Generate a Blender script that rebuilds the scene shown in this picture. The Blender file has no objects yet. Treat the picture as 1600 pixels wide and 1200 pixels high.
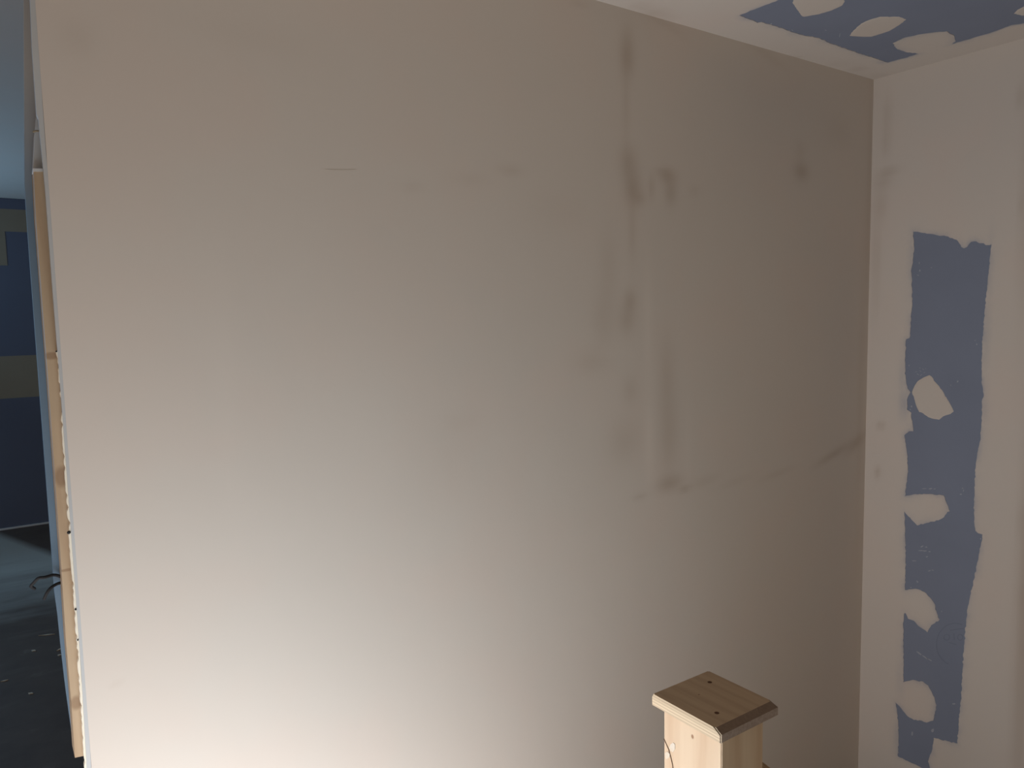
import bpy, bmesh, math, random
import numpy as np
from mathutils import Vector, Matrix
from mathutils.geometry import delaunay_2d_cdt

# ------------------------------------------------------------------ camera, light, exposure
sc = bpy.context.scene
YAW, PITCH, ROLL, FPX, EYE = 0.6053, -0.0910, -0.0198, 1192.4, 1.60
fw = Vector((math.sin(YAW)*math.cos(PITCH), math.cos(YAW)*math.cos(PITCH), math.sin(PITCH)))
rt = Vector((math.cos(YAW), -math.sin(YAW), 0)); up = rt.cross(fw)
rt, up = rt*math.cos(ROLL)+up*math.sin(ROLL), -rt*math.sin(ROLL)+up*math.cos(ROLL)
cam_data = bpy.data.cameras.new('camera'); cam = bpy.data.objects.new('camera', cam_data)
sc.collection.objects.link(cam); sc.camera = cam
cam_data.sensor_fit = 'HORIZONTAL'; cam_data.sensor_width = 36; cam_data.lens = FPX/1600*36
cam_data.clip_start = 0.02
cam.matrix_world = Matrix(((rt.x, up.x, -fw.x, 0), (rt.y, up.y, -fw.y, 0), (rt.z, up.z, -fw.z, EYE), (0, 0, 0, 1)))

world = bpy.data.worlds.new('dim_daylight'); sc.world = world; world.use_nodes = True
bgn = world.node_tree.nodes['Background']; bgn.inputs[0].default_value = (1.0, 0.77, 0.50, 1); bgn.inputs[1].default_value = 0.30
sc.view_settings.view_transform = 'Standard'; sc.view_settings.look = 'None'
sc.view_settings.exposure = 0; sc.view_settings.gamma = 1; sc.view_settings.use_curve_mapping = False

def area(name, loc, direction, w, h, power, color, spread=180):
    l = bpy.data.lights.new(name, 'AREA'); l.shape = 'RECTANGLE'; l.size = w; l.size_y = h
    l.energy = power; l.color = color; l.spread = math.radians(spread)
    o = bpy.data.objects.new(name, l); sc.collection.objects.link(o)
    o.location = loc; o.rotation_euler = Vector(direction).to_track_quat('-Z', 'Y').to_euler()
    return o
# low daylight glancing up beside the wall end, from the stairwell, plus added fills
def aim(az, el): return (math.cos(az)*math.cos(el), math.sin(az)*math.cos(el), math.sin(el))
def rect(name, loc, az, el, w, h, power, color):
    n = Vector(aim(az, el)); a = Vector((-math.sin(az), math.cos(az), 0)); b = n.cross(a)
    o = area(name, loc, n, w, h, power, color)
    o.rotation_euler = Matrix((a, b*-1 if a.cross(b).dot(n) > 0 else b, -n)).transposed().to_euler(); return o
rect('stairwell_daylight', (0.14, 1.12, 0.28), .17, 1.16, 0.28, 1.35, 10.9, (1.0, 0.925, 0.885))
rect('added_left_fill', (-0.78, 0.79, 0.84), 1.07, 0, 1.2, 1.2, 3.8, (1.0, 0.72, 0.55))  # unseen soft fill added on the left, no window stands here
rect('added_low_fill', (0.11, 0.69, 0.67), .32, .60, 0.71, 0.86, 6.0, (0.66, 0.85, 0.95))  # unseen fill added to brighten the middle of the wall
# window of the far room, out of view to the left
area('far_room_window_light', (-2.2, 6.4, 1.5), (0.35, -0.75, 0.55), 1.4, 1.2, 68, (0.34, 0.66, 1.0))

# ------------------------------------------------------------------ helpers
CX, WY, CZ, EX = 2.3542, 1.3745, 2.3109, 0.0999     # corner X, wall Y, ceiling Z, wall end X
O = Vector((0, 0, EYE))
def at(px, py, axis, v):
    d = fw + rt*((px-800)/FPX) - up*((py-600)/FPX)
    return O + d*((v-O[axis])/d[axis])
rng = random.Random(7); nr = np.random.default_rng(5)
def link(name, me, mats, parent=None, label=None, kind=None):
    o = bpy.data.objects.new(name, me); sc.collection.objects.link(o)
    for m in (mats if isinstance(mats, (list, tuple)) else [mats]): me.materials.append(m)
    if parent is not None: o.parent = parent
    if label: o['label'] = label
    if kind: o['kind'] = kind
    return o
def from_bm(name, bm, mats, parent=None, label=None, kind=None, smooth=False):
    me = bpy.data.meshes.new(name); bmesh.ops.recalc_face_normals(bm, faces=bm.faces); bm.to_mesh(me); bm.free()
    if smooth: me.polygons.foreach_set('use_smooth', [True]*len(me.polygons))
    return link(name, me, mats, parent, label, kind)
def box_bm(x0, x1, y0, y1, z0, z1, bm=None):
    bm = bm or bmesh.new()
    r = bmesh.ops.create_cube(bm, size=1)
    for v in r['verts']:
        v.co = Vector(((x0+x1)/2+v.co.x*(x1-x0), (y0+y1)/2+v.co.y*(y1-y0), (z0+z1)/2+v.co.z*(z1-z0)))
    return bm
def prism_bm(pts, vec, bm=None, mi=0):
    bm = bm or bmesh.new()
    a = [bm.verts.new(p) for p in pts]; b = [bm.verts.new(Vector(p)+Vector(vec)) for p in pts]
    fs = [bm.faces.new(a), bm.faces.new(b[::-1])]
    for i in range(len(a)):
        j = (i+1) % len(a); fs.append(bm.faces.new((a[i], b[i], b[j], a[j])))
    for f in fs: f.material_index = mi
    return bm
def tube_bm(pts, r, n=8, bm=None):
    bm = bm or bmesh.new(); rings = []
    for i, p in enumerate(pts):
        p = Vector(p); t = (Vector(pts[min(i+1, len(pts)-1)])-Vector(pts[max(i-1, 0)])).normalized()
        a = t.orthogonal().normalized(); b = t.cross(a)
        if rings:
            a = (pa - t*pa.dot(t)).normalized(); b = t.cross(a)
        pa = a
        rings.append([bm.verts.new(p+(a*math.cos(k*2*math.pi/n)+b*math.sin(k*2*math.pi/n))*r) for k in range(n)])
    for q, s in zip(rings, rings[1:]):
        for k in range(n): bm.faces.new((q[k], q[(k+1) % n], s[(k+1) % n], s[k]))
    bm.faces.new(rings[0][::-1]); bm.faces.new(rings[-1])
    return bm
def smooth_path(pts, n=8):
    P = [Vector(p) for p in pts]; P = [P[0]*2-P[1]]+P+[P[-1]*2-P[-2]]; out = []
    for i in range(1, len(P)-2):
        for k in range(n):
            t = k/n; a, b, c, d = P[i-1:i+3]
            out.append(.5*((2*b)+(c-a)*t+(2*a-5*b+4*c-d)*t*t+(3*b-a-3*c+d)*t**3))
    return out+[P[-2]]

# ------------------------------------------------------------------ materials
def newmat(name, rough=.8):
    m = bpy.data.materials.new(name); m.use_nodes = True; nt = m.node_tree; b = nt.nodes['Principled BSDF']
    b.inputs['Roughness'].default_value = rough; b.inputs['Specular IOR Level'].default_value = .25
    return m, nt, b
def node(nt, t, **kw):
    n = nt.nodes.new(t)
    for k, v in kw.items():
        if k in n.inputs: n.inputs[k].default_value = v
        else: setattr(n, k, v)
    return n
def noise(nt, scale, detail=3, stretch=(1, 1, 1), rough=.5):
    tc = node(nt, 'ShaderNodeTexCoord'); mp = node(nt, 'ShaderNodeMapping'); mp.inputs['Scale'].default_value = stretch
    n = node(nt, 'ShaderNodeTexNoise'); n.inputs['Scale'].default_value = scale; n.inputs['Detail'].default_value = detail
    n.inputs['Roughness'].default_value = rough
    nt.links.new(tc.outputs['Object'], mp.inputs[0]); nt.links.new(mp.outputs[0], n.inputs['Vector']); return n.outputs['Fac']
def ramp(nt, fac, stops):
    r = node(nt, 'ShaderNodeValToRGB'); e = r.color_ramp.elements
    while len(e) < len(stops): e.new(.5)
    for i, (p, c) in enumerate(stops): e[i].position = p; e[i].color = (*c, 1)
    nt.links.new(fac, r.inputs[0]); return r.outputs[0]
def mix(nt, fac, a, b, mode='MIX'):
    m = node(nt, 'ShaderNodeMix', data_type='RGBA', blend_type=mode)
    for s, v in ((0, fac), (6, a), (7, b)):
        if hasattr(v, 'is_linked') or hasattr(v, 'links'): nt.links.new(v, m.inputs[s])
        elif s == 0: m.inputs[0].default_value = v
        else: m.inputs[s].default_value = (*v, 1)
    return m.outputs[2]
def bump(nt, b, h, strength, dist):
    n = node(nt, 'ShaderNodeBump'); n.inputs['Strength'].default_value = strength; n.inputs['Distance'].default_value = dist
    nt.links.new(h, n.inputs['Height']); nt.links.new(n.outputs[0], b.inputs['Normal'])
def attr(nt, name):
    a = node(nt, 'ShaderNodeAttribute', attribute_name=name); return a.outputs['Fac']

BOARD = (.235, .270, .365)
def plaster(name, base, stained=True):
    m, nt, b = newmat(name, .85)
    d = tuple(c*.955 for c in base)
    pk = (base[0]*1.0, base[1]*.965, base[2]*.955)
    col = mix(nt, noise(nt, 2.2, 3), base, d)
    f2 = ramp(nt, noise(nt, 5.5, 2), [(.45, (0, 0, 0)), (.7, (.6, .6, .6))])
    col = mix(nt, f2, col, pk)
    if stained:
        col = mix(nt, attr(nt, 'stain_shade'), col, (base[0]*.50, base[1]*.395, base[2]*.31))
        col = mix(nt, attr(nt, 'pale'), col, tuple(min(1, c*1.14) for c in base))
        col = mix(nt, attr(nt, 'thin'), col, tuple(c*1.2 for c in BOARD))
    nt.links.new(col, b.inputs['Base Color'])
    bump(nt, b, noise(nt, 14, 4, (1, 1, .45)), .12, .004)
    return m
M_plaster = plaster('skim_plaster', (.70, .64, .592))
M_filler = plaster('joint_filler', (.685, .625, .575), False)
def board_mat(name, c):
    m, nt, b = newmat(name, .75)
    col = mix(nt, noise(nt, 6, 4), tuple(x*.93 for x in c), tuple(x*1.07 for x in c))
    nt.links.new(col, b.inputs['Base Color']); bump(nt, b, noise(nt, 220, 2), .08, .0006)
    return m
M_board = board_mat('blue_plasterboard', BOARD)
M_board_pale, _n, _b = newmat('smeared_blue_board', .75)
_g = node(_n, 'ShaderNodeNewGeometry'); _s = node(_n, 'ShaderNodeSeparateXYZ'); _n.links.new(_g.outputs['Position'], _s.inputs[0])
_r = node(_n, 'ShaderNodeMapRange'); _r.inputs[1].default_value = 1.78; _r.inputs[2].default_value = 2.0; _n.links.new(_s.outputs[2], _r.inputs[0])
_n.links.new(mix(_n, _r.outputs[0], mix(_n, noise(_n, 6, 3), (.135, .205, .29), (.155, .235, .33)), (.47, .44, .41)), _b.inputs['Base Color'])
M_tape = board_mat('grey_edge_bead', (.53, .545, .565))
M_gyp, _n, _b = newmat('broken_gypsum', .9); _n.links.new(mix(_n, noise(_n, 60, 3), (.93, .88, .77), (.80, .73, .61)), _b.inputs['Base Color'])
M_scuff, _n, _b = newmat('white_scuff', .9); _n.links.new(mix(_n, noise(_n, 300, 2), (.50, .52, .58), (.30, .33, .42)), _b.inputs['Base Color'])
M_ink, _n, _b = newmat('faint_ink', .8); _n.links.new(mix(_n, noise(_n, 90, 2), tuple(c*.72 for c in BOARD), tuple(c*.9 for c in BOARD)), _b.inputs['Base Color'])
M_black, _n, _b = newmat('black_pvc', .8); _n.links.new(mix(_n, noise(_n, 20, 2), (.012, .013, .015), (.03, .03, .034)), _b.inputs['Base Color'])
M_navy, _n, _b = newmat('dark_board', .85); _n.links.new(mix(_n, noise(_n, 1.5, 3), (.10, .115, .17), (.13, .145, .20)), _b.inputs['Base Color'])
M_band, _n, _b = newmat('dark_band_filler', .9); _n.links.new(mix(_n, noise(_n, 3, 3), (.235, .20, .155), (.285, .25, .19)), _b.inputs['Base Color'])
M_trim, _n, _b = newmat('pale_trim_strip', .6); _n.links.new(mix(_n, noise(_n, 5, 2), (.55, .56, .58), (.65, .66, .67)), _b.inputs['Base Color'])

def floor_mat():
    m, nt, b = newmat('dusty_floor', .6)
    f = ramp(nt, noise(nt, 5, 6, (1, 1, 1), .65), [(.35, (.078, .058, .050)), (.62, (.098, .074, .062)), (.8, (.18, .15, .13))])
    g = ramp(nt, noise(nt, 3.5, 5, (.6, 2.4, 1), .6), [(.55, (0, 0, 0)), (.75, (.3, .3, .3))])
    col = mix(nt, g, f, (.20, .18, .16))
    # pale dust at the far end; its slanted cut-off paints shade by the wall
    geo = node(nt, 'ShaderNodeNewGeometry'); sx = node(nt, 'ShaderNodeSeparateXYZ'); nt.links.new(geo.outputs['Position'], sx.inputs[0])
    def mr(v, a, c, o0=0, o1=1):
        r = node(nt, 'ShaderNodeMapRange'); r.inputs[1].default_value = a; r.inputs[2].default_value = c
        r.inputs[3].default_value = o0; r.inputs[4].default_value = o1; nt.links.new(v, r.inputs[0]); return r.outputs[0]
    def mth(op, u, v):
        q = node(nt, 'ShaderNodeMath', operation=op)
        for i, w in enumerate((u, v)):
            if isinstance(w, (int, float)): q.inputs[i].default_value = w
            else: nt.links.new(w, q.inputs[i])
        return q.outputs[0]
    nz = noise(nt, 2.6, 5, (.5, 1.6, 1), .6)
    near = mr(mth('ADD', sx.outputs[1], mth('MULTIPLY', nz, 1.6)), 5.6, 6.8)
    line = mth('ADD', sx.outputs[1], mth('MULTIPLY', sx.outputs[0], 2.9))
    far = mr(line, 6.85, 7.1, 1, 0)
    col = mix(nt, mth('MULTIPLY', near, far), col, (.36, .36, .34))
    nt.links.new(col, b.inputs['Base Color']); b.inputs['Specular IOR Level'].default_value = .3
    return m
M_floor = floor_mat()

def wood(name, light, dark, axis, ring=16, rough=.6, dist=1.2, knots=(), kst=.85, direction='DIAGONAL', con=1.0):
    m, nt, b = newmat(name, rough)
    tc = node(nt, 'ShaderNodeTexCoord'); mp = node(nt, 'ShaderNodeMapping')
    s = [1, 1, 1]; s[axis] = .06; mp.inputs['Scale'].default_value = s
    nt.links.new(tc.outputs['Object'], mp.inputs[0])
    w = node(nt, 'ShaderNodeTexWave', bands_direction=direction); w.inputs['Scale'].default_value = ring; w.inputs['Distortion'].default_value = dist*3
    w.inputs['Detail'].default_value = 3; w.inputs['Detail Scale'].default_value = 1.5
    nt.links.new(mp.outputs[0], w.inputs['Vector'])
    col = ramp(nt, w.outputs['Fac'], [(.15, light), (.75, tuple(l+(d-l)*.28*con for l, d in zip(light, dark))), (.97, tuple(l+(d-l)*.55*con for l, d in zip(light, dark)))])
    n2 = node(nt, 'ShaderNodeTexNoise'); n2.inputs['Scale'].default_value = 120; n2.inputs['Detail'].default_value = 3
    nt.links.new(mp.outputs[0], n2.inputs['Vector'])
    col = mix(nt, .25, col, mix(nt, n2.outputs['Fac'], tuple(min(1, c*1.1) for c in light), dark))
    for (kx, ky, kz), rad, stre in knots:      # dark knots at fixed places in the timber
        vm = node(nt, 'ShaderNodeVectorMath', operation='SUBTRACT'); vm.inputs[1].default_value = (kx, ky, kz)
        sc_ = node(nt, 'ShaderNodeVectorMath', operation='MULTIPLY'); sc_.inputs[1].default_value = stre
        ln = node(nt, 'ShaderNodeVectorMath', operation='LENGTH')
        nt.links.new(tc.outputs['Object'], vm.inputs[0]); nt.links.new(vm.outputs[0], sc_.inputs[0]); nt.links.new(sc_.outputs[0], ln.inputs[0])
        mr = node(nt, 'ShaderNodeMapRange', interpolation_type='SMOOTHSTEP'); mr.inputs[1].default_value = rad*.45; mr.inputs[2].default_value = rad
        mr.inputs[3].default_value = kst; mr.inputs[4].default_value = 0
        nt.links.new(ln.outputs[1], mr.inputs[0]); col = mix(nt, mr.outputs[0], col, (dark[0]*.55, dark[1]*.45, dark[2]*.4))
    nt.links.new(col, b.inputs['Base Color']); bump(nt, b, w.outputs['Fac'], .08, .0008)
    return m

# ------------------------------------------------------------------ plastered surface with bare areas
def jag(poly, amp, step):
    """resample a closed outline and roughen it like a torn filler edge"""
    out = []; n = len(poly)
    for i in range(n):
        a, b = np.array(poly[i], float), np.array(poly[(i+1) % n], float); L = np.hypot(*(b-a)); k = max(1, int(L/step))
        nv = np.array([-(b-a)[1], (b-a)[0]])/max(L, 1e-9)
        for j in range(k):
            out.append(tuple(a+(b-a)*j/k+(nv*nr.normal()*amp if j else 0)))
    return out
def inside(pts, poly):
    x, y = pts[:, 0], pts[:, 1]; r = np.zeros(len(pts), bool); n = len(poly)
    for i in range(n):
        (x1, y1), (x2, y2) = poly[i], poly[(i+1) % n]
        if y1 == y2: continue
        c = ((y1 > y) != (y2 > y)) & (x < (x2-x1)*(y-y1)/(y2-y1)+x1); r ^= c
    return r
def dist_to(pts, poly):
    d = np.full(len(pts), 9.); P = np.array(poly)
    for i in range(len(P)):
        a, b = P[i], P[(i+1) % len(P)]; ab = b-a; t = np.clip(((pts-a)@ab)/max(ab@ab, 1e-12), 0, 1)
        d = np.minimum(d, np.hypot(*((a+t[:, None]*ab)-pts).T))
    return d
def surface(name, axis, v, sgn, u0, u1, w0, w1, hole=None, stain_shades=(), pales=(), grid=.014, depth=.0015, parent=None, kind='structure', thin_spots=()):
    """skim coat in the plane axis=v; sgn = direction into the wall. In-plane axes (u,w)."""
    ax = [i for i in range(3) if i != axis]
    nu, nw = max(2, int((u1-u0)/grid)), max(2, int((w1-w0)/grid))
    U, W = np.meshgrid(np.linspace(u0, u1, nu), np.linspace(w0, w1, nw)); pts = np.stack([U.ravel(), W.ravel()], 1)
    if hole is not None:
        near = []
        H = np.array(hole)
        for r, s in ((.004, 1), (.009, 1), (.018, 1)):
            near.append(H+nr.normal(size=H.shape)*r)
        pts = np.vstack([pts]+near)
        pts = pts[(pts[:, 0] >= u0) & (pts[:, 0] <= u1) & (pts[:, 1] >= w0) & (pts[:, 1] <= w1)]
        pts = pts[dist_to(pts, hole) > .0008]
        vs = [Vector(p) for p in pts.tolist()]+[Vector(p) for p in hole]; k = len(pts); n = len(hole)
        V, E, F, *_ = delaunay_2d_cdt(vs, [(k+i, k+(i+1) % n) for i in range(n)], [], 0, 1e-6)
        P = np.array([tuple(q) for q in V]); cen = np.array([P[list(f)].mean(0) for f in F]); ins = inside(cen, hole)
        F = [list(f) for f, q in zip(F, ins) if not q]
    else:
        P = pts; F = [[j*nu+i, j*nu+i+1, (j+1)*nu+i+1, (j+1)*nu+i] for j in range(nw-1) for i in range(nu-1)]
    used = np.zeros(len(P), bool)
    for f in F: used[f] = True
    idx = np.cumsum(used)-1; P = P[used]; F = [[int(idx[i]) for i in f] for f in F]
    co = np.zeros((len(P), 3)); co[:, ax[0]] = P[:, 0]; co[:, ax[1]] = P[:, 1]; co[:, axis] = v
    cnt = {}
    for f in F:
        for a, b in zip(f, f[1:]+f[:1]): cnt[(min(a, b), max(a, b))] = cnt.get((min(a, b), max(a, b)), 0)+1
    be = [e for e, c in cnt.items() if c == 1]; bvs = sorted({i for e in be for i in e}); mp = {b: len(P)+i for i, b in enumerate(bvs)}
    back = co[bvs].copy(); back[:, axis] += sgn*depth; allco = np.vstack([co, back])
    F2 = F+[[a, b, mp[b], mp[a]] for a, b in be]
    me = bpy.data.meshes.new(name); me.from_pydata(allco.tolist(), [], F2); me.update()
    Pa = np.vstack([P, P[bvs]])
    def blobs(L):
        s = np.zeros(len(Pa))
        for (bx, by, rx, ry, ang, st) in L:
            dx, dy = Pa[:, 0]-bx, Pa[:, 1]-by; c, q = math.cos(ang), math.sin(ang)
            e = ((dx*c+dy*q)/rx)**2+((-dx*q+dy*c)/ry)**2; s = 1-(1-s)*(1-st*np.exp(-e))
        return s
    for nm, L in (('stain_shade', stain_shades), ('pale', pales)):
        a = me.attributes.new(nm, 'FLOAT', 'POINT'); a.data.foreach_set('value', blobs(L).astype(np.float32))
    th = np.zeros(len(Pa))
    if hole is not None:
        d = dist_to(Pa, hole); ph = np.sin(Pa[:, 0]*61+2)*np.cos(Pa[:, 1]*37)+.6*np.sin(Pa[:, 1]*90+Pa[:, 0]*40)
        th = np.clip(.26+.16*ph, 0, .6)*np.exp(-d/.007)
        for (bx, by, rx, ry, ang, st) in thin_spots:
            e = ((Pa[:, 0]-bx)/rx)**2+((Pa[:, 1]-by)/ry)**2; th = np.maximum(th, st*np.exp(-e))
    a = me.attributes.new('thin', 'FLOAT', 'POINT'); a.data.foreach_set('value', th.astype(np.float32))
    return link(name, me, M_plaster, parent, None, kind)
def blob_px(axis, v, L):
    """marks measured on the photograph, turned into metres on the surface"""
    ax = [i for i in range(3) if i != axis]; out = []
    for (x, y, rx, ry, ang, st) in L:
        c = at(x, y, axis, v); a = at(x+rx, y, axis, v)-c; b = at(x, y+ry, axis, v)-c
        out.append((c[ax[0]], c[ax[1]], max(.004, abs(a[ax[0]])), max(.004, abs(b[ax[1]])), ang, st))
    return out
def uv(axis, v, L):
    ax = [i for i in range(3) if i != axis]
    return [(at(x, y, axis, v)[ax[0]], at(x, y, axis, v)[ax[1]]) for x, y in L]

# ------------------------------------------------------------------ big structure
XL = -3.2
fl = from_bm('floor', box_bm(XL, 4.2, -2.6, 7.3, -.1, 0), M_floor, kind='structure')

wall_stains = [(980, 70, 10, 30, 0, .22), (980, 95, 11, 26, 0, .28), (978, 160, 6, 60, 0, .15), (982, 255, 13, 26, 0, .32), (989, 295, 13, 26, 0, .38), (1000, 310, 9, 10, 0, .18),
    (1018, 292, 5, 18, 0, .22), (1043, 275, 13, 12, 0, .34), (1048, 300, 9, 20, 0, .30), (1035, 268, 12, 5, 0, .15), (1085, 298, 8, 8, 0, .1), (988, 360, 6, 50, 0, .16),
    (985, 470, 10, 18, 0, .30), (980, 500, 13, 22, 0, .26), (950, 420, 14, 60, 0, .12), (942, 500, 18, 40, 0, .14), (925, 565, 26, 20, 0, .12), (985, 610, 12, 20, 0, .16),
    (975, 690, 26, 34, 0, .16), (1042, 590, 13, 60, 0, .18), (1045, 680, 14, 60, 0, .22), (1046, 755, 19, 12, 0, .36), (1070, 764, 9, 5, 0, .30), (1000, 776, 11, 5, 0, .18),
    (1252, 268, 11, 14, 0, .34), (1250, 235, 8, 16, 0, .10), (1310, 205, 20, 26, 0, .08), (1302, 710, 24, 6, .25, .30), (1338, 692, 16, 9, .4, .26), (1215, 740, 26, 5, .1, .12),
    (1100, 752, 22, 8, .1, .12), (1150, 752, 30, 5, .1, .08), (797, 266, 20, 9, 0, .14), (735, 280, 30, 10, 0, .07), (645, 292, 18, 9, 0, .09), (718, 660, 30, 16, 0, .05),
    (182, 1066, 9, 4, 0, .12), (120, 60, 30, 30, 0, .10), (1040, 38, 30, 7, -.25, .10), (1190, 80, 40, 8, -.25, .10), (905, 5, 14, 6, 0, .12), (700, 720, 60, 60, 0, .04),
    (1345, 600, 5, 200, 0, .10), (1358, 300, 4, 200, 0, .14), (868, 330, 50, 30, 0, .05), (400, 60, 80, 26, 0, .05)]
wall_pales = [(1012, 500, 6, 90, 0, .35), (1014, 690, 7, 60, 0, .4), (950, 552, 26, 2, 0, .35), (1075, 690, 5, 60, 0, .15), (560, 620, 90, 120, 0, .1), (350, 590, 20, 200, 0, .08)]
wb = surface('wall_back', 1, WY, 1, EX, CX, 0, CZ, None, blob_px(1, WY, wall_stains), blob_px(1, WY, wall_pales), grid=.010, depth=.003)
wb_core = from_bm('wall_core', box_bm(EX+.012, CX+.1, WY+.003, WY+.115, 0, 2.56), M_board, wb)

right_hole_px = [(1427, 362), (1445, 364), (1462, 367), (1478, 369), (1488, 372), (1497, 377), (1502, 386), (1506, 388), (1511, 386), (1517, 378), (1525, 377), (1530, 380), (1537, 380), (1540, 383), (1547, 383), (1549, 381),
    (1547, 400), (1544, 430), (1541, 460), (1538, 490), (1536, 520), (1535, 545), (1534, 560), (1534, 600), (1536, 612), (1537, 620), (1534, 627), (1534, 650), (1533, 670), (1531, 690), (1527, 708), (1525, 722), (1524, 738), (1523, 755),
    (1522, 790), (1522, 815), (1524, 829), (1528, 833), (1535, 835), (1535, 842), (1529, 870), (1522, 905), (1516, 930), (1512, 950), (1510, 966), (1507, 1000), (1504, 1050), (1502, 1085), (1499, 1120), (1496, 1162),
    (1480, 1158), (1459, 1153), (1457, 1170), (1450, 1190), (1453, 1200), (1462, 1216), (1440, 1200), (1403, 1182), (1404, 1150), (1403, 1125), (1401, 1107), (1399, 1098),
    (1405, 1103), (1411, 1111), (1418, 1119), (1428, 1125), (1440, 1126), (1448, 1129), (1458, 1126), (1461, 1112), (1463, 1102), (1460, 1090), (1455, 1080), (1450, 1071), (1442, 1065), (1430, 1063), (1420, 1064), (1411, 1066),
    (1412, 1040), (1411, 1010), (1412, 985), (1411, 980), (1413, 958), (1415, 958), (1419, 967), (1428, 970), (1435, 978), (1446, 985), (1449, 988), (1455, 977), (1466, 971), (1468, 968), (1461, 952), (1461, 945), (1456, 937), (1447, 927), (1438, 922), (1430, 920), (1414, 922),
    (1414, 900), (1415, 870), (1414, 840), (1413, 799), (1424, 812), (1433, 821), (1448, 817), (1466, 813), (1475, 808), (1480, 800), (1484, 799), (1478, 784), (1474, 774), (1450, 772), (1430, 772), (1414, 775),
    (1416, 755), (1418, 740), (1418, 720), (1416, 700), (1413, 680), (1420, 674), (1427, 674), (1426, 664), (1424, 655), (1424, 645), (1417, 640), (1417, 625), (1420, 617), (1422.5, 613), (1418, 607), (1415, 590), (1414, 560), (1416, 530), (1421, 528), (1423, 510), (1425, 470), (1425, 440), (1424, 420), (1427, 400), (1428, 385)]
rh = jag(uv(0, CX, right_hole_px), .0009, .006)
right_stains_shade = [(1386, 180, 8, 30, 0, .18), (1384, 225, 8, 22, 0, .18), (1387, 268, 16, 7, 0, .28), (1380, 285, 14, 10, 0, .2), (1376, 320, 10, 26, 0, .2), (1370, 400, 7, 50, 0, .18), (1368, 470, 5, 40, 0, .1),
    (1376, 665, 6, 6, 0, .32), (1371, 738, 5, 9, 0, .32), (1559, 1041, 2, 2, 0, .5), (1545, 1036, 2, 2, 0, .35), (1596, 150, 8, 20, 0, .2), (1598, 320, 5, 16, 0, .18), (1597, 815, 5, 26, 0, .2), (1594, 930, 5, 16, 0, .15), (1604, 930, 14, 330, 0, .45), (1604, 300, 9, 200, 0, .2), (1365, 300, 3, 180, 0, .1)]  # tall streaks at the right edge put the shade there into the colour
wr = surface('wall_right', 0, CX, 1, .30, WY, 0, CZ, rh, blob_px(0, CX, right_stains_shade), (), grid=.014,
             thin_spots=blob_px(0, CX, [(1413, 630, 8, 22, 0, .42), (1409, 590, 5, 30, 0, .22), (1537, 640, 8, 22, 0, .25), (1546, 420, 4, 50, 0, .25), (1541, 520, 5, 60, 0, .22), (1424, 400, 3, 40, 0, .3), (1403, 1150, 6, 26, 0, .35), (1407, 1060, 5, 30, 0, .2), (1520, 900, 4, 50, 0, .1)]))
from_bm('wall_core', box_bm(CX+.0135, CX+.12, .30, WY+.115, 0, 2.4), M_filler, wr)

def board_sheet(parent, axis, v, sgn, poly_bounds, scuffs, rings=(), strokes=()):
    """blue board standing behind the skim, with its scuffs and faint print in the same mesh"""
    ax = [i for i in range(3) if i != axis]; (a0, a1, b0, b1) = poly_bounds
    def P3(a, b, d):
        q = [0, 0, 0]; q[ax[0]] = a; q[ax[1]] = b; q[axis] = v+sgn*d; return Vector(q)
    nvec = Vector((0, 0, 0)); nvec[axis] = sgn*.012
    bm = prism_bm([P3(a0, b0, .0013), P3(a1, b0, .0013), P3(a1, b1, .0013), P3(a0, b1, .0013)], nvec)
    thin = Vector((0, 0, 0)); thin[axis] = sgn*.0004
    for (x, y, L, w, ang) in scuffs:
        n = 7; pts = []
        for k in range(n):
            t = 2*math.pi*k/n; r = rng.uniform(.7, 1.15)
            px, py = math.cos(t)*L*r, math.sin(t)*w*r
            pts.append(tuple(np.array((x+px*math.cos(ang)-py*math.sin(ang), y+px*math.sin(ang)+py*math.cos(ang)))))
        q = uv(axis, v, pts); prism_bm([P3(a, b, .0011) for a, b in q], thin, bm, 1)
    for (x, y, rx, ry, t0, t1, w) in rings:
        N = 26; prev = None
        for k in range(N+1):
            t = t0+(t1-t0)*k/N; cur = [uv(axis, v, [(x+math.cos(t)*(rx+s), y+math.sin(t)*(ry+s))])[0] for s in (-w/2, w/2)]
            if prev: prism_bm([P3(*prev[0], .0011), P3(*prev[1], .0011), P3(*cur[1], .0011), P3(*cur[0], .0011)], thin, bm, 2)
            prev = cur
    for (x0, y0, x1, y1, w) in strokes:
        d = np.array((x1-x0, y1-y0), float); n_ = np.array((-d[1], d[0]))/np.hypot(*d)*w/2
        q = uv(axis, v, [(x0+n_[0], y0+n_[1]), (x1+n_[0], y1+n_[1]), (x1-n_[0], y1-n_[1]), (x0-n_[0], y0-n_[1])])
        prism_bm([P3(a, b, .0011) for a, b in q], thin, bm, 2)
    return from_bm('bare_plasterboard', bm, [M_board, M_scuff, M_ink], parent, 'bare blue-grey plasterboard left unskimmed, with pale scuffs')
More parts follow.
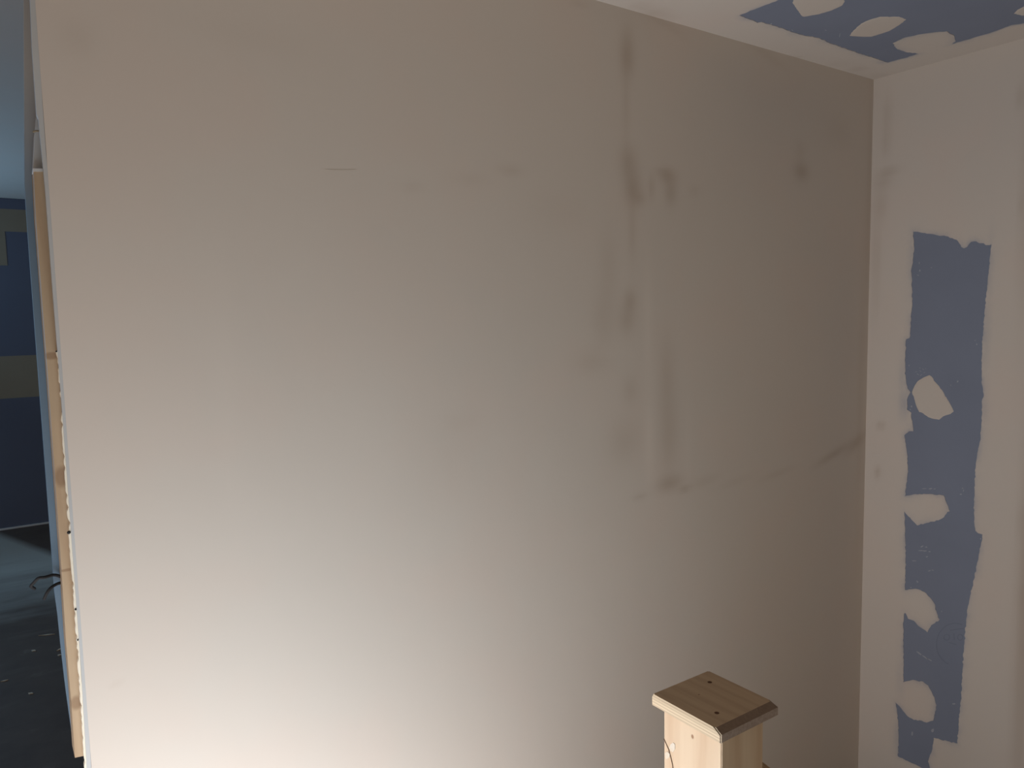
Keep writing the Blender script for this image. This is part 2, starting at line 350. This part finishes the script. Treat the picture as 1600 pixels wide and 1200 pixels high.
scuffs = [(1438, 580, 2.2, .5, .5), (1442, 577, 2.2, .45, .5), (1434, 585, 2.2, .45, .6), (1431, 581, 2, .4, -.5), (1439, 586, 2.5, .4, -.6), (1444, 582, 2, .4, -.6), (1437, 575, 1.6, .4, 0), (1446, 576, 1.2, .4, .4),
    (1424, 635, 1.3, 1.5, 0), (1422, 640, .9, 1.1, .4), (1526, 538, 1.0, 1.6, 0), (1523, 532, .9, .9, 0), (1420, 571, .8, 1.4, 0), (1496, 596, 1, 1.8, .3), (1485, 602, 1.3, .6, 0), (1437, 423, 1.3, 1.8, 0), (1436, 411, .7, 1.6, 0), (1455, 418, 1.4, .8, 0), (1434, 430, 2, .8, .2),
    (1444, 763.5, 4.5, .7, 0), (1454, 763.5, 3.2, 1.1, -.1), (1460, 764, 2, .7, 0), (1505, 767, .8, 2, .2), (1501, 772.5, 1.8, 1.1, 0), (1504, 763, 1.3, .7, .4),
    (1440, 854, 3, 1.2, -.5), (1447, 855, 2, .8, 0), (1439, 860.5, 6, .8, .05), (1445, 861, 3, .8, 0), (1452, 862, 1.8, 1, 0), (1448, 870, 1.8, 1, -.3), (1428, 876.5, 4, .6, 0), (1452, 892, 2.4, 1, -.4), (1457, 891, 2, .7, .2), (1433, 909, 1.2, 2.4, -.6), (1423, 918, 1.4, .7, 0), (1471, 955.5, .8, 1.3, 0), (1532, 842, 1, 1.2, 0),
    (1436, 1021, 6, 1.3, .62), (1445, 1027, 6, 1.1, .6), (1452, 1031, 5, .8, .5), (1425, 1146, 1.6, 3.8, 0), (1457, 1142, 2.6, 3.4, .6), (1490, 1100, 2.5, 1.1, 0)]
u_, w_ = [a for a, b in rh], [b for a, b in rh]
board_sheet(wr, 0, CX, 1, (min(u_)-.03, max(u_)+.03, min(w_)-.03, max(w_)+.03), scuffs,
            rings=[(1492, 1007, 29, 33, math.pi*.62, math.pi*1.62, .9), (1479, 996, 4.5, 4.5, 0, 6.28, .8), (1500, 996, 4, 4.5, 0, 6.28, .8)],
            strokes=[(1484, 985, 1506, 982, .9), (1482, 1004, 1494, 1007, .8), (1490, 990, 1491, 1000, .8)])
def daub(parent, axis, v, sgn, px, name='filler_daub', label=None):
    q = jag(uv(axis, v, px), .0006, .006); ax = [i for i in range(3) if i != axis]; pts = []
    for a, b in q:
        c = [0, 0, 0]; c[ax[0]] = a; c[ax[1]] = b; c[axis] = v+sgn*.0014; pts.append(Vector(c))
    cen = sum(pts, Vector())/len(pts); bm = bmesh.new(); rings = []
    for s, h in ((1, 0), (.97, .0009), (.85, .0016), (.55, .0020)):
        r = []
        for p in pts:
            c = cen+(p-cen)*s; c[axis] = v+sgn*(.0014-h); r.append(bm.verts.new(c))
        rings.append(r)
    n = len(pts)
    for a, b in zip(rings, rings[1:]):
        for i in range(n): bm.faces.new((a[i], a[(i+1) % n], b[(i+1) % n], b[i]))
    c = cen.copy(); c[axis] = v-sgn*.0007; cv = bm.verts.new(c)
    for i in range(n): bm.faces.new((rings[-1][i], rings[-1][(i+1) % n], cv))
    return from_bm(name, bm, M_filler, parent, label)
daub(wr, 0, CX, 1, [(1424.5, 613), (1429, 602), (1433, 596), (1442, 590), (1452, 586), (1455, 588), (1462, 598), (1472, 610), (1480, 624), (1488, 638), (1490, 643), (1485, 647), (1473, 651), (1467, 656), (1460, 655), (1450, 652), (1442, 646), (1436, 644), (1432, 636), (1429, 626)],
     label='pale island of filler over a fixing on the blue strip')

ceil_hole_px = [(1155, 24), (1172, 31), (1184, 36), (1190, 35), (1215, 42), (1240, 51), (1262, 57), (1280, 60), (1300, 69), (1340, 83), (1365, 91), (1388, 98), (1412, 92), (1436, 84), (1418, 82), (1402, 77), (1395, 68), (1412, 60), (1440, 54), (1462, 51), (1480, 49.5), (1491, 57), (1493, 65), (1486, 70),
    (1520, 60), (1545, 53), (1562, 47), (1580, 40), (1600, 37), (1650, 22), (1690, 10), (1560, -70), (1345, -50), (1216, 0)]
ch = jag(uv(2, CZ, ceil_hole_px), .0010, .008)
ceil_stains = [(1020, 22, 26, 12, 0, .24), (1000, 10, 20, 8, 0, .16), (1045, 28, 14, 8, 0, .12), (1340, 108, 14, 4, 0, .25), (1240, 90, 12, 4, 0, .18), (1375, 118, 20, 4, 0, .12), (1310, 100, 20, 5, 0, .1)]
ce = surface('ceiling', 2, CZ, 1, EX, CX, -2.4, WY, ch, blob_px(2, CZ, ceil_stains), (), grid=.022)
from_bm('ceiling_core', box_bm(XL, CX+.12, -2.6, WY, CZ+.0135, CZ+.2), M_filler, ce)
u_, w_ = [a for a, b in ch], [b for a, b in ch]
board_sheet(ce, 2, CZ, 1, (min(u_)-.03, max(u_)+.03, min(w_)-.03, min(max(w_)+.03, WY)), [(1205, 38, 1.5, 1, 0), (1312, 56, .8, 4, .1), (1238, 48, 2, .6, .4), (1290, 48, 1.5, .7, .3)])
daub(ce, 2, CZ, 1, [(1238, 5), (1252, 25), (1256, 27), (1280, 23), (1300, 17), (1315, 10), (1320, 3), (1316, -8), (1290, -15), (1255, -12), (1241, -4)], label='pale filler daub on the ceiling board, cut by the top of the photo')
daub(ce, 2, CZ, 1, [(1328, 57), (1330, 52), (1345, 38), (1358, 32), (1375, 27), (1405, 27), (1416, 31), (1405, 40), (1390, 49), (1362, 58), (1345, 58)], label='pale leaf-shaped filler daub on the ceiling board')
daub(ce, 2, CZ, 1, [(1584, 22), (1590, 16), (1600, 11), (1625, 5), (1640, 12), (1620, 22), (1597, 25)], label='pale filler daub on the ceiling board at the right edge of the photo')

# far room seen past the end of the wall
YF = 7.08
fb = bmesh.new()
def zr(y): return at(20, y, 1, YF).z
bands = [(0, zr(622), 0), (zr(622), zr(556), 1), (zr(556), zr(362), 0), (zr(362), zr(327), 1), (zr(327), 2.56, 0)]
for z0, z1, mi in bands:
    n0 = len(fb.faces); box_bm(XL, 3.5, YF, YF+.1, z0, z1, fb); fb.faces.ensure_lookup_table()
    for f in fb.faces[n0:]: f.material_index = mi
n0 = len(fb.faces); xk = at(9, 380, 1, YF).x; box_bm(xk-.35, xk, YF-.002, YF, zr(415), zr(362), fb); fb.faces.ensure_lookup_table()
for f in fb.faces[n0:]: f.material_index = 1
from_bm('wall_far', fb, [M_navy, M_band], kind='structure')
bm = bmesh.new()
prism_bm([(XL, WY+.05, 2.562), (3.5, WY+.05, 2.562), (3.5, YF+.1, 2.562), (XL, YF+.1, 2.562)], (0, 0, .1), bm)
from_bm('ceiling_far', bm, M_filler, kind='structure')
from_bm('trim_1', box_bm(XL, 3.5, YF-.012, YF, .001, .014), M_trim, kind='structure')
from_bm('wall_left', box_bm(XL-.1, XL, -2.6, YF+.1, 0, 2.56), M_filler, kind='structure')

# ------------------------------------------------------------------ cut end of the wall
def end_piece(name, px, y, depth, mat, label=None, amp=.0, step=.01):
    pts = [(at(a, b, 1, y).x, at(a, b, 1, y).z) for a, b in px]
    if amp: pts = jag(pts, amp, step)
    return from_bm(name, prism_bm([(a, y, b) for a, b in pts], (0, depth, 0)), mat, wb, label)
# grey bead along the near board
bead_out = [(44, -90), (54, 0), (60, 75), (66, 170), (71, 240), (77, 300), (89, 450), (100, 600), (111, 750), (122, 900), (131.5, 1050), (141, 1190), (200, 2100)]
bead_in = [(190, 2100), (135, 1190), (127, 1050), (116, 900), (105, 750), (94, 600), (82, 450), (71, 300), (65.5, 240), (60, 185), (57, 178), (50, 75), (47, 0), (37, -90)]
def shift(L, d): return [(a+d, b) for a, b in L]
bead = end_piece('edge_bead', shift(bead_out, 1.0)+bead_in, WY+.0006, .0115, M_tape, 'grey-blue edge bead running down the cut wall end')
# broken white gypsum edge behind the bead
gl = []; y = 2100
base = [(190-3, 2100), (131, 1190), (121, 1040), (112, 900), (108.3, 860), (103.3, 780), (98, 700), (93, 620), (89.5, 560), (87, 548)]
gyp_out = [(a+4.5, b) for a, b in base][::-1]
gpts = [(at(a, b, 1, WY+.008).x, at(a, b, 1, WY+.008).z) for a, b in base]
q = []
for i in range(len(gpts)-1):
    a, b = np.array(gpts[i]), np.array(gpts[i+1]); k = max(1, int(np.hypot(*(b-a))/.006))
    for j in range(k):
        p_ = a+(b-a)*j/k; q.append((p_[0]+abs(nr.normal())*.0013*(1 if nr.random() < .5 else .25), p_[1]))
q.append(gpts[-1]); q += [(at(a, b, 1, WY+.008).x, at(a, b, 1, WY+.008).z) for a, b in gyp_out]
from_bm('gypsum_edge', prism_bm([(a, WY+.004, b) for a, b in q], (0, .011, 0)), M_gyp, wb, 'broken cream-white gypsum edge')
# timber stud
stud_l = [(52.5, 268), (56, 340), (62, 420), (68, 500), (75, 590), (82, 690), (89, 790), (96, 890), (103, 1000), (111.5, 1100), (117, 1184)]
stud_r = [(141, 1179), (134, 1100), (127, 1000), (119, 890), (110, 740), (99, 590), (88, 450), (78, 330), (68, 268)]
M_stud = wood('rough_pine', (.50, .385, .27), (.38, .26, .165), 2, 22, .7, 1.0, kst=.55,
              knots=[((at(96, 745, 1, WY+.018).x, WY+.018, at(96, 745, 1, WY+.018).z), .012, (1, .3, .55)),
                     ((at(119, 1098, 1, WY+.018).x, WY+.018, at(119, 1098, 1, WY+.018).z), .011, (1, .3, .7)),
                     ((at(80, 556, 1, WY+.018).x, WY+.018, at(80, 556, 1, WY+.018).z), .010, (.7, .3, 1.3)),
                     ((at(108, 890, 1, WY+.018).x, WY+.018, at(108, 890, 1, WY+.018).z), .008, (.4, .3, 2.5))])
end_piece('timber_stud', stud_l+stud_r, WY+.018, .045, M_stud, 'pale pine stud standing in the open wall end')
M_wire, _n, _b = newmat('rusty_wire', .7); _n.links.new(mix(_n, noise(_n, 80, 2), (.20, .16, .11), (.30, .25, .18)), _b.inputs['Base Color'])
# packing above the stud, with a bit of tie wire and a dark nail hole
end_piece('gap_packing', [(57, 180), (54, 210), (51.5, 266), (72, 266), (68, 215), (62, 180)], WY+.030, .03, M_tape, 'grey packing above the stud')
end_piece('packing_strip', [(51.5, 263), (51.5, 268), (69, 268), (69, 263.5)], WY+.017, .03, M_trim, 'pale strip capping the stud')
bm = tube_bm([at(52, 206, 1, WY+.022), at(57, 204.5, 1, WY+.018), at(62, 205, 1, WY+.018), at(66, 207, 1, WY+.022)], .0016)
from_bm('tie_wire', bm, M_wire, wb)
for (x, y_, s) in ((58, 176, 1), (88, 549, 1.0), (107.5, 832, 1.7), (118.5, 952, 1.2), (121.5, 1000, 1.0)):
    c = at(x, y_, 1, WY+.0035); bm = bmesh.new(); bmesh.ops.create_icosphere(bm, subdivisions=2, radius=.0016*s)
    for v in bm.verts: v.co = Vector((v.co.x*(1 if s > 1 else .7), v.co.y*.6, v.co.z*(2.5 if y_ < 200 else 1)))+c
    from_bm('nail_head', bm, M_black, wb, 'small black nail head in the wall end', smooth=True)
# far board standing proud of the stud
fb_l = [(20, -120), (37, 0), (37.5, 100), (38, 200), (38.5, 290), (41, 330), (46, 400), (53.5, 500), (61, 600), (68.5, 700), (76, 800), (82, 880), (85, 925), (90, 960), (96, 1020), (103, 1080), (110, 1130), (117, 1180)]
fb_r = [(150, 1180), (120, 800), (100, 500), (85, 300), (74, 180), (62, 0), (50, -120)]
end_piece('rear_board', fb_l+fb_r, WY+.064, .0125, M_board_pale, 'blue-grey rear plasterboard projecting past the stud')

M_scr, _n, _b = newmat('scratch_shadow', .9); _n.links.new(mix(_n, noise(_n, 90, 2), (.46, .41, .36), (.56, .50, .45)), _b.inputs['Base Color'])
sq = [(507, 264.6), (520, 264.8), (535, 265.2), (556, 264.9), (556, 265.2), (535, 265.8), (520, 265.5)]
o = from_bm('scratch', prism_bm([at(a, b, 1, WY-.0003) for a, b in sq], (0, .0008, 0)), M_scr, wb, 'thin horizontal scratch in the skim')
# two cable ends hanging out of the wall
def cable(name, px, ys, label):
    pts = [at(a, b, 1, y) for (a, b), y in zip(px, ys)]
    o = from_bm(name, tube_bm(smooth_path(pts, 7), .0026, 8), M_black, None, label, smooth=True); o['category'] = 'cable'; return o
Y0 = WY+.050
cable('electric_cable', [(103, 905), (95, 901), (84, 898.5), (70, 902), (60, 903.5), (53, 910), (48.5, 916), (54, 920)], [WY+.07, Y0+.006, Y0, Y0-.01, Y0-.01, Y0, Y0+.01, Y0+.02], 'upper black cable end looping out of the open wall end')
cable('electric_cable', [(103, 912), (94, 911), (86, 914), (79, 919), (73, 927), (69, 936)], [WY+.07, Y0+.006, Y0, Y0-.005, Y0-.005, Y0], 'lower black cable end drooping from the open wall end')

# debris on the dark floor
M_chip = wood('pale_offcut', (.55, .48, .38), (.3, .22, .15), 0, 30, .7)
def sliver(x0, y0, x1, y1, w, label, cat='wood chip'):
    a, b = at(x0, y0, 2, 0), at(x1, y1, 2, 0); d = (b-a); n = Vector((-d.y, d.x, 0)).normalized()*w/2; m_ = (a+b)/2
    bm = prism_bm([a+Vector((0, 0, .0005)), m_-n+Vector((0, 0, .0005)), b+Vector((0, 0, .0005)), m_+n+Vector((0, 0, .0005))], (0, 0, .004))
    for v in bm.verts: v.co -= m_
    o = from_bm('wood_sliver', bm, M_chip, None, label); o.location = m_; o['category'] = cat; o['group'] = 'wood slivers on the dark floor'
sliver(60, 994, 86, 991.5, .010, 'long thin pale sliver lying highest on the dark floor')
sliver(88.5, 1018, 97, 1013, .010, 'upper of two pale slivers beside the wall end on the dark floor')
sliver(90, 1024.5, 96, 1024, .016, 'lower, brighter of two pale slivers beside the wall end on the dark floor')
sliver(49, 1017, 56, 1018, .016, 'short pale chip left of the two slivers by the wall end')
sliver(1, 1066, 13, 1063, .008, 'thin curled sliver at the left edge of the photo')
sliver(44, 1084, 52, 1084.5, .014, 'lowest pale chip on the dark floor')

# ------------------------------------------------------------------ newel post
S = .85
def sp(x, y, z): return Vector((x*S, y*S, EYE+(z-EYE)*S))
A = sp(1.1089, .9243, .7948); B = sp(1.1089+.1775, .9243+.1845, .7948)
zt = A.z-.003; th = .0157
cxm, cym = (A.x+B.x)/2, (A.y+B.y)/2; hx, hy = (B.x-A.x)/2, (B.y-A.y)/2
newel = bpy.data.objects.new('newel_post', None); sc.collection.objects.link(newel); newel.location = (cxm, cym, 0)
newel['label'] = 'unfinished pine newel post with flat square cap in front of the plastered wall'; newel['category'] = 'post'
# post: edges read at x=1037, 1125, 1193 just under the cap
zp = zt-th
pf = at(1125, 1166, 2, zp)                      # near corner
def hitx(px, y):     # x on the front face line
    lo, hi = pf.x, pf.x+.3
    for _ in range(40):
        m_ = (lo+hi)/2; d = Vector((m_, y, zp))-O; X = 800+FPX*d.dot(rt)/d.dot(fw)
        if X < px: lo = m_
        else: hi = m_
    return lo
def hity(px, x):
    lo, hi = pf.y, pf.y+.3
    for _ in range(40):
        m_ = (lo+hi)/2; d = Vector((x, m_, zp))-O; X = 800+FPX*d.dot(rt)/d.dot(fw)
        if X > px: lo = m_
        else: hi = m_
    return lo
px0, py0 = A.x+.020, A.y+.0150
pf = Vector((px0, py0, zp)); px1, py1 = hitx(1193, py0), hity(1037, px0)
def lc(px, py): 
    q = at(px, py, 0, px0); return (0-(px1-px0)/2, q.y-(py0+py1)/2, q.z)
M_post = wood('pale_pine_post', (.76, .59, .43), (.50, .28, .15), 2, 9, .55, 1.5, con=.7, knots=[(lc(1082, 1151), .0042, (1, 1.1, .8))])
bm = box_bm(-(px1-px0)/2, (px1-px0)/2, -(py1-py0)/2, (py1-py0)/2, 0, zp)
bmesh.ops.bevel(bm, geom=[e for e in bm.edges if abs(e.verts[0].co.z-e.verts[1].co.z) > .5], offset=.0018, segments=2, affect='EDGES')
shaft = from_bm('post_shaft', bm, M_post, newel); shaft.location = ((px0+px1)/2-cxm, (py0+py1)/2-cym, 0)
def mark(name, px, mat, label, d=.0006):
    pts = [Vector((px0-cxm-d, at(a, b, 0, px0).y-cym, at(a, b, 0, px0).z)) for a, b in px]
    o = from_bm(name, prism_bm(pts, (d+.0002, 0, 0)), mat, newel, label); return o
M_splash, _n, _b = newmat('plaster_splash', .9); _n.links.new(mix(_n, noise(_n, 150, 3), (.80, .74, .68), (.70, .55, .40)), _b.inputs['Base Color'])
M_crack, _n, _b = newmat('crack_dark', .9); _n.links.new(mix(_n, noise(_n, 50, 2), (.08, .04, .025), (.14, .07, .04)), _b.inputs['Base Color'])
mark('plaster_splash', [(1048, 1163), (1052, 1160), (1055, 1163), (1055, 1170), (1052, 1175), (1048, 1173), (1046, 1168)], M_splash, 'whitish plaster splash', .0008)
mark('plaster_splash', [(1039, 1177), (1043, 1174), (1047, 1178), (1046, 1184), (1041, 1186)], M_splash, 'whitish plaster splash', .0008)
cr = [(1037.4, 1154), (1041, 1162), (1045, 1171), (1048, 1182), (1051, 1195), (1053, 1215), (1054, 1240)]
mark('shake_crack', [(a-.5, b) for a, b in cr]+[(a+.6, b) for a, b in cr[::-1]], M_crack, 'dark curved crack')
# cap
M_cap = wood('pine_cap', (.48, .355, .235), (.26, .17, .11), 1, 20, .55, 1.6, con=.5, knots=[((at(1092, 1087, 2, zt+.004).x-cxm, at(1092, 1087, 2, zt+.004).y-cym, .004), .0022, (1, 1, .2))])
bm = bmesh.new(); c1 = .013; c2 = .0012; h = .006
lv = [(hx-.0015, hy-.0015, -th, 0), (hx, hy, -th+.0015, 0), (hx, hy, -.0005, 0)]
rings = []
for ax_, ay_, z, _ in lv: rings.append([bm.verts.new((sx*ax_, sy*ay_, z)) for sx, sy in ((-1, -1), (1, -1), (1, 1), (-1, 1))])
# wide worn bevel on the end-grain side, narrow ones elsewhere
rings.append([bm.verts.new(v) for v in ((-hx+c2, -hy+c1, h), (hx-.003, -hy+c1, h), (hx-.003, hy-.003, h), (-hx+c2, hy-.003, h))])
for a, b in zip(rings, rings[1:]):
    for i in range(4): bm.faces.new((a[i], a[(i+1) % 4], b[(i+1) % 4], b[i]))
bm.faces.new(rings[0][::-1]); bm.faces.new(rings[-1])
bmesh.ops.bevel(bm, geom=[e for e in bm.edges if abs((e.verts[0].co-e.verts[1].co).z) > .005], offset=.002, segments=2, affect='EDGES')
cap = from_bm('post_cap', bm, M_cap, newel, 'flat square cap board with two screw holes'); cap.location = (0, 0, zt)
# lighter edge facing the stairwell, laminations showing
M_edge = wood('pale_edge', (.80, .64, .46), (.30, .18, .10), 1, 62, .5, .3, direction='Z', con=.85)
for f in cap.data.polygons: pass
cap.data.materials.append(M_edge)
for f in cap.data.polygons:
    if f.normal.x < -.9: f.material_index = 1
M_end, _n, _b = newmat('end_grain', .85); _n.links.new(mix(_n, noise(_n, 260, 3, (1, 1, .8)), (.28, .20, .16), (.52, .42, .37)), _b.inputs['Base Color'])
cap.data.materials.append(M_end)
for f in cap.data.polygons:
    if f.normal.y < -.9: f.material_index = 2
M_bev, _n, _b = newmat('end_grain_bevel', .8); _n.links.new(mix(_n, noise(_n, 200, 3, (1, 1, .8)), (.17, .12, .09), (.27, .20, .155)), _b.inputs['Base Color'])
cap.data.materials.append(M_bev)
for f in cap.data.polygons:
    if -.9 < f.normal.y < -.25 and f.normal.z > .3: f.material_index = 3
for (a, b) in ((1109, 1066), (1120, 1114)):
    c = at(a, b, 2, zt+h)-Vector((cxm, cym, zt)); bm = bmesh.new(); n = 20
    r0 = [bm.verts.new((c.x+math.cos(t)*.0042, c.y+math.sin(t)*.0042, h+.0002)) for t in [k*2*math.pi/n for k in range(n)]]
    r1 = [bm.verts.new((c.x+math.cos(t)*.0030, c.y+math.sin(t)*.0030, h+.0004)) for t in [k*2*math.pi/n for k in range(n)]]
    for i in range(n): bm.faces.new((r0[i], r0[(i+1) % n], r1[(i+1) % n], r1[i]))
    bm.faces.new(r1)
    from_bm('screw_hole', bm, M_crack, cap, 'dark countersunk screw hole')

# handrail leaving the far side of the newel and dropping with the stairs
w = .02; hh = .05; yr = (py0+py1)/2-.012
ra, rb = at(1193, 1191, 1, yr), at(1205, 1200, 1, yr); dr = (rb-ra).normalized()
p0 = ra-dr*((ra.x-px1-.001)/dr.x)+Vector((0, w, 0))
e = [p0+Vector((0, -w, 0)), p0+Vector((0, w, 0)), p0+Vector((0, w, -hh)), p0+Vector((0, -w, -hh))]
bm = prism_bm(e, dr*.62)
bmesh.ops.bevel(bm, geom=[x for x in bm.edges if (x.verts[0].co-x.verts[1].co).length > .3], offset=.006, segments=3, affect='EDGES')
M_rail = wood('rail_pine', (.48, .36, .26), (.30, .2, .13), 0, 18, .6)
for v in bm.verts: v.co -= p0
hr = from_bm('handrail', bm, M_rail, None, 'sloping timber rail fixed low on the right side of the newel post'); hr.location = p0; hr['category'] = 'handrail'
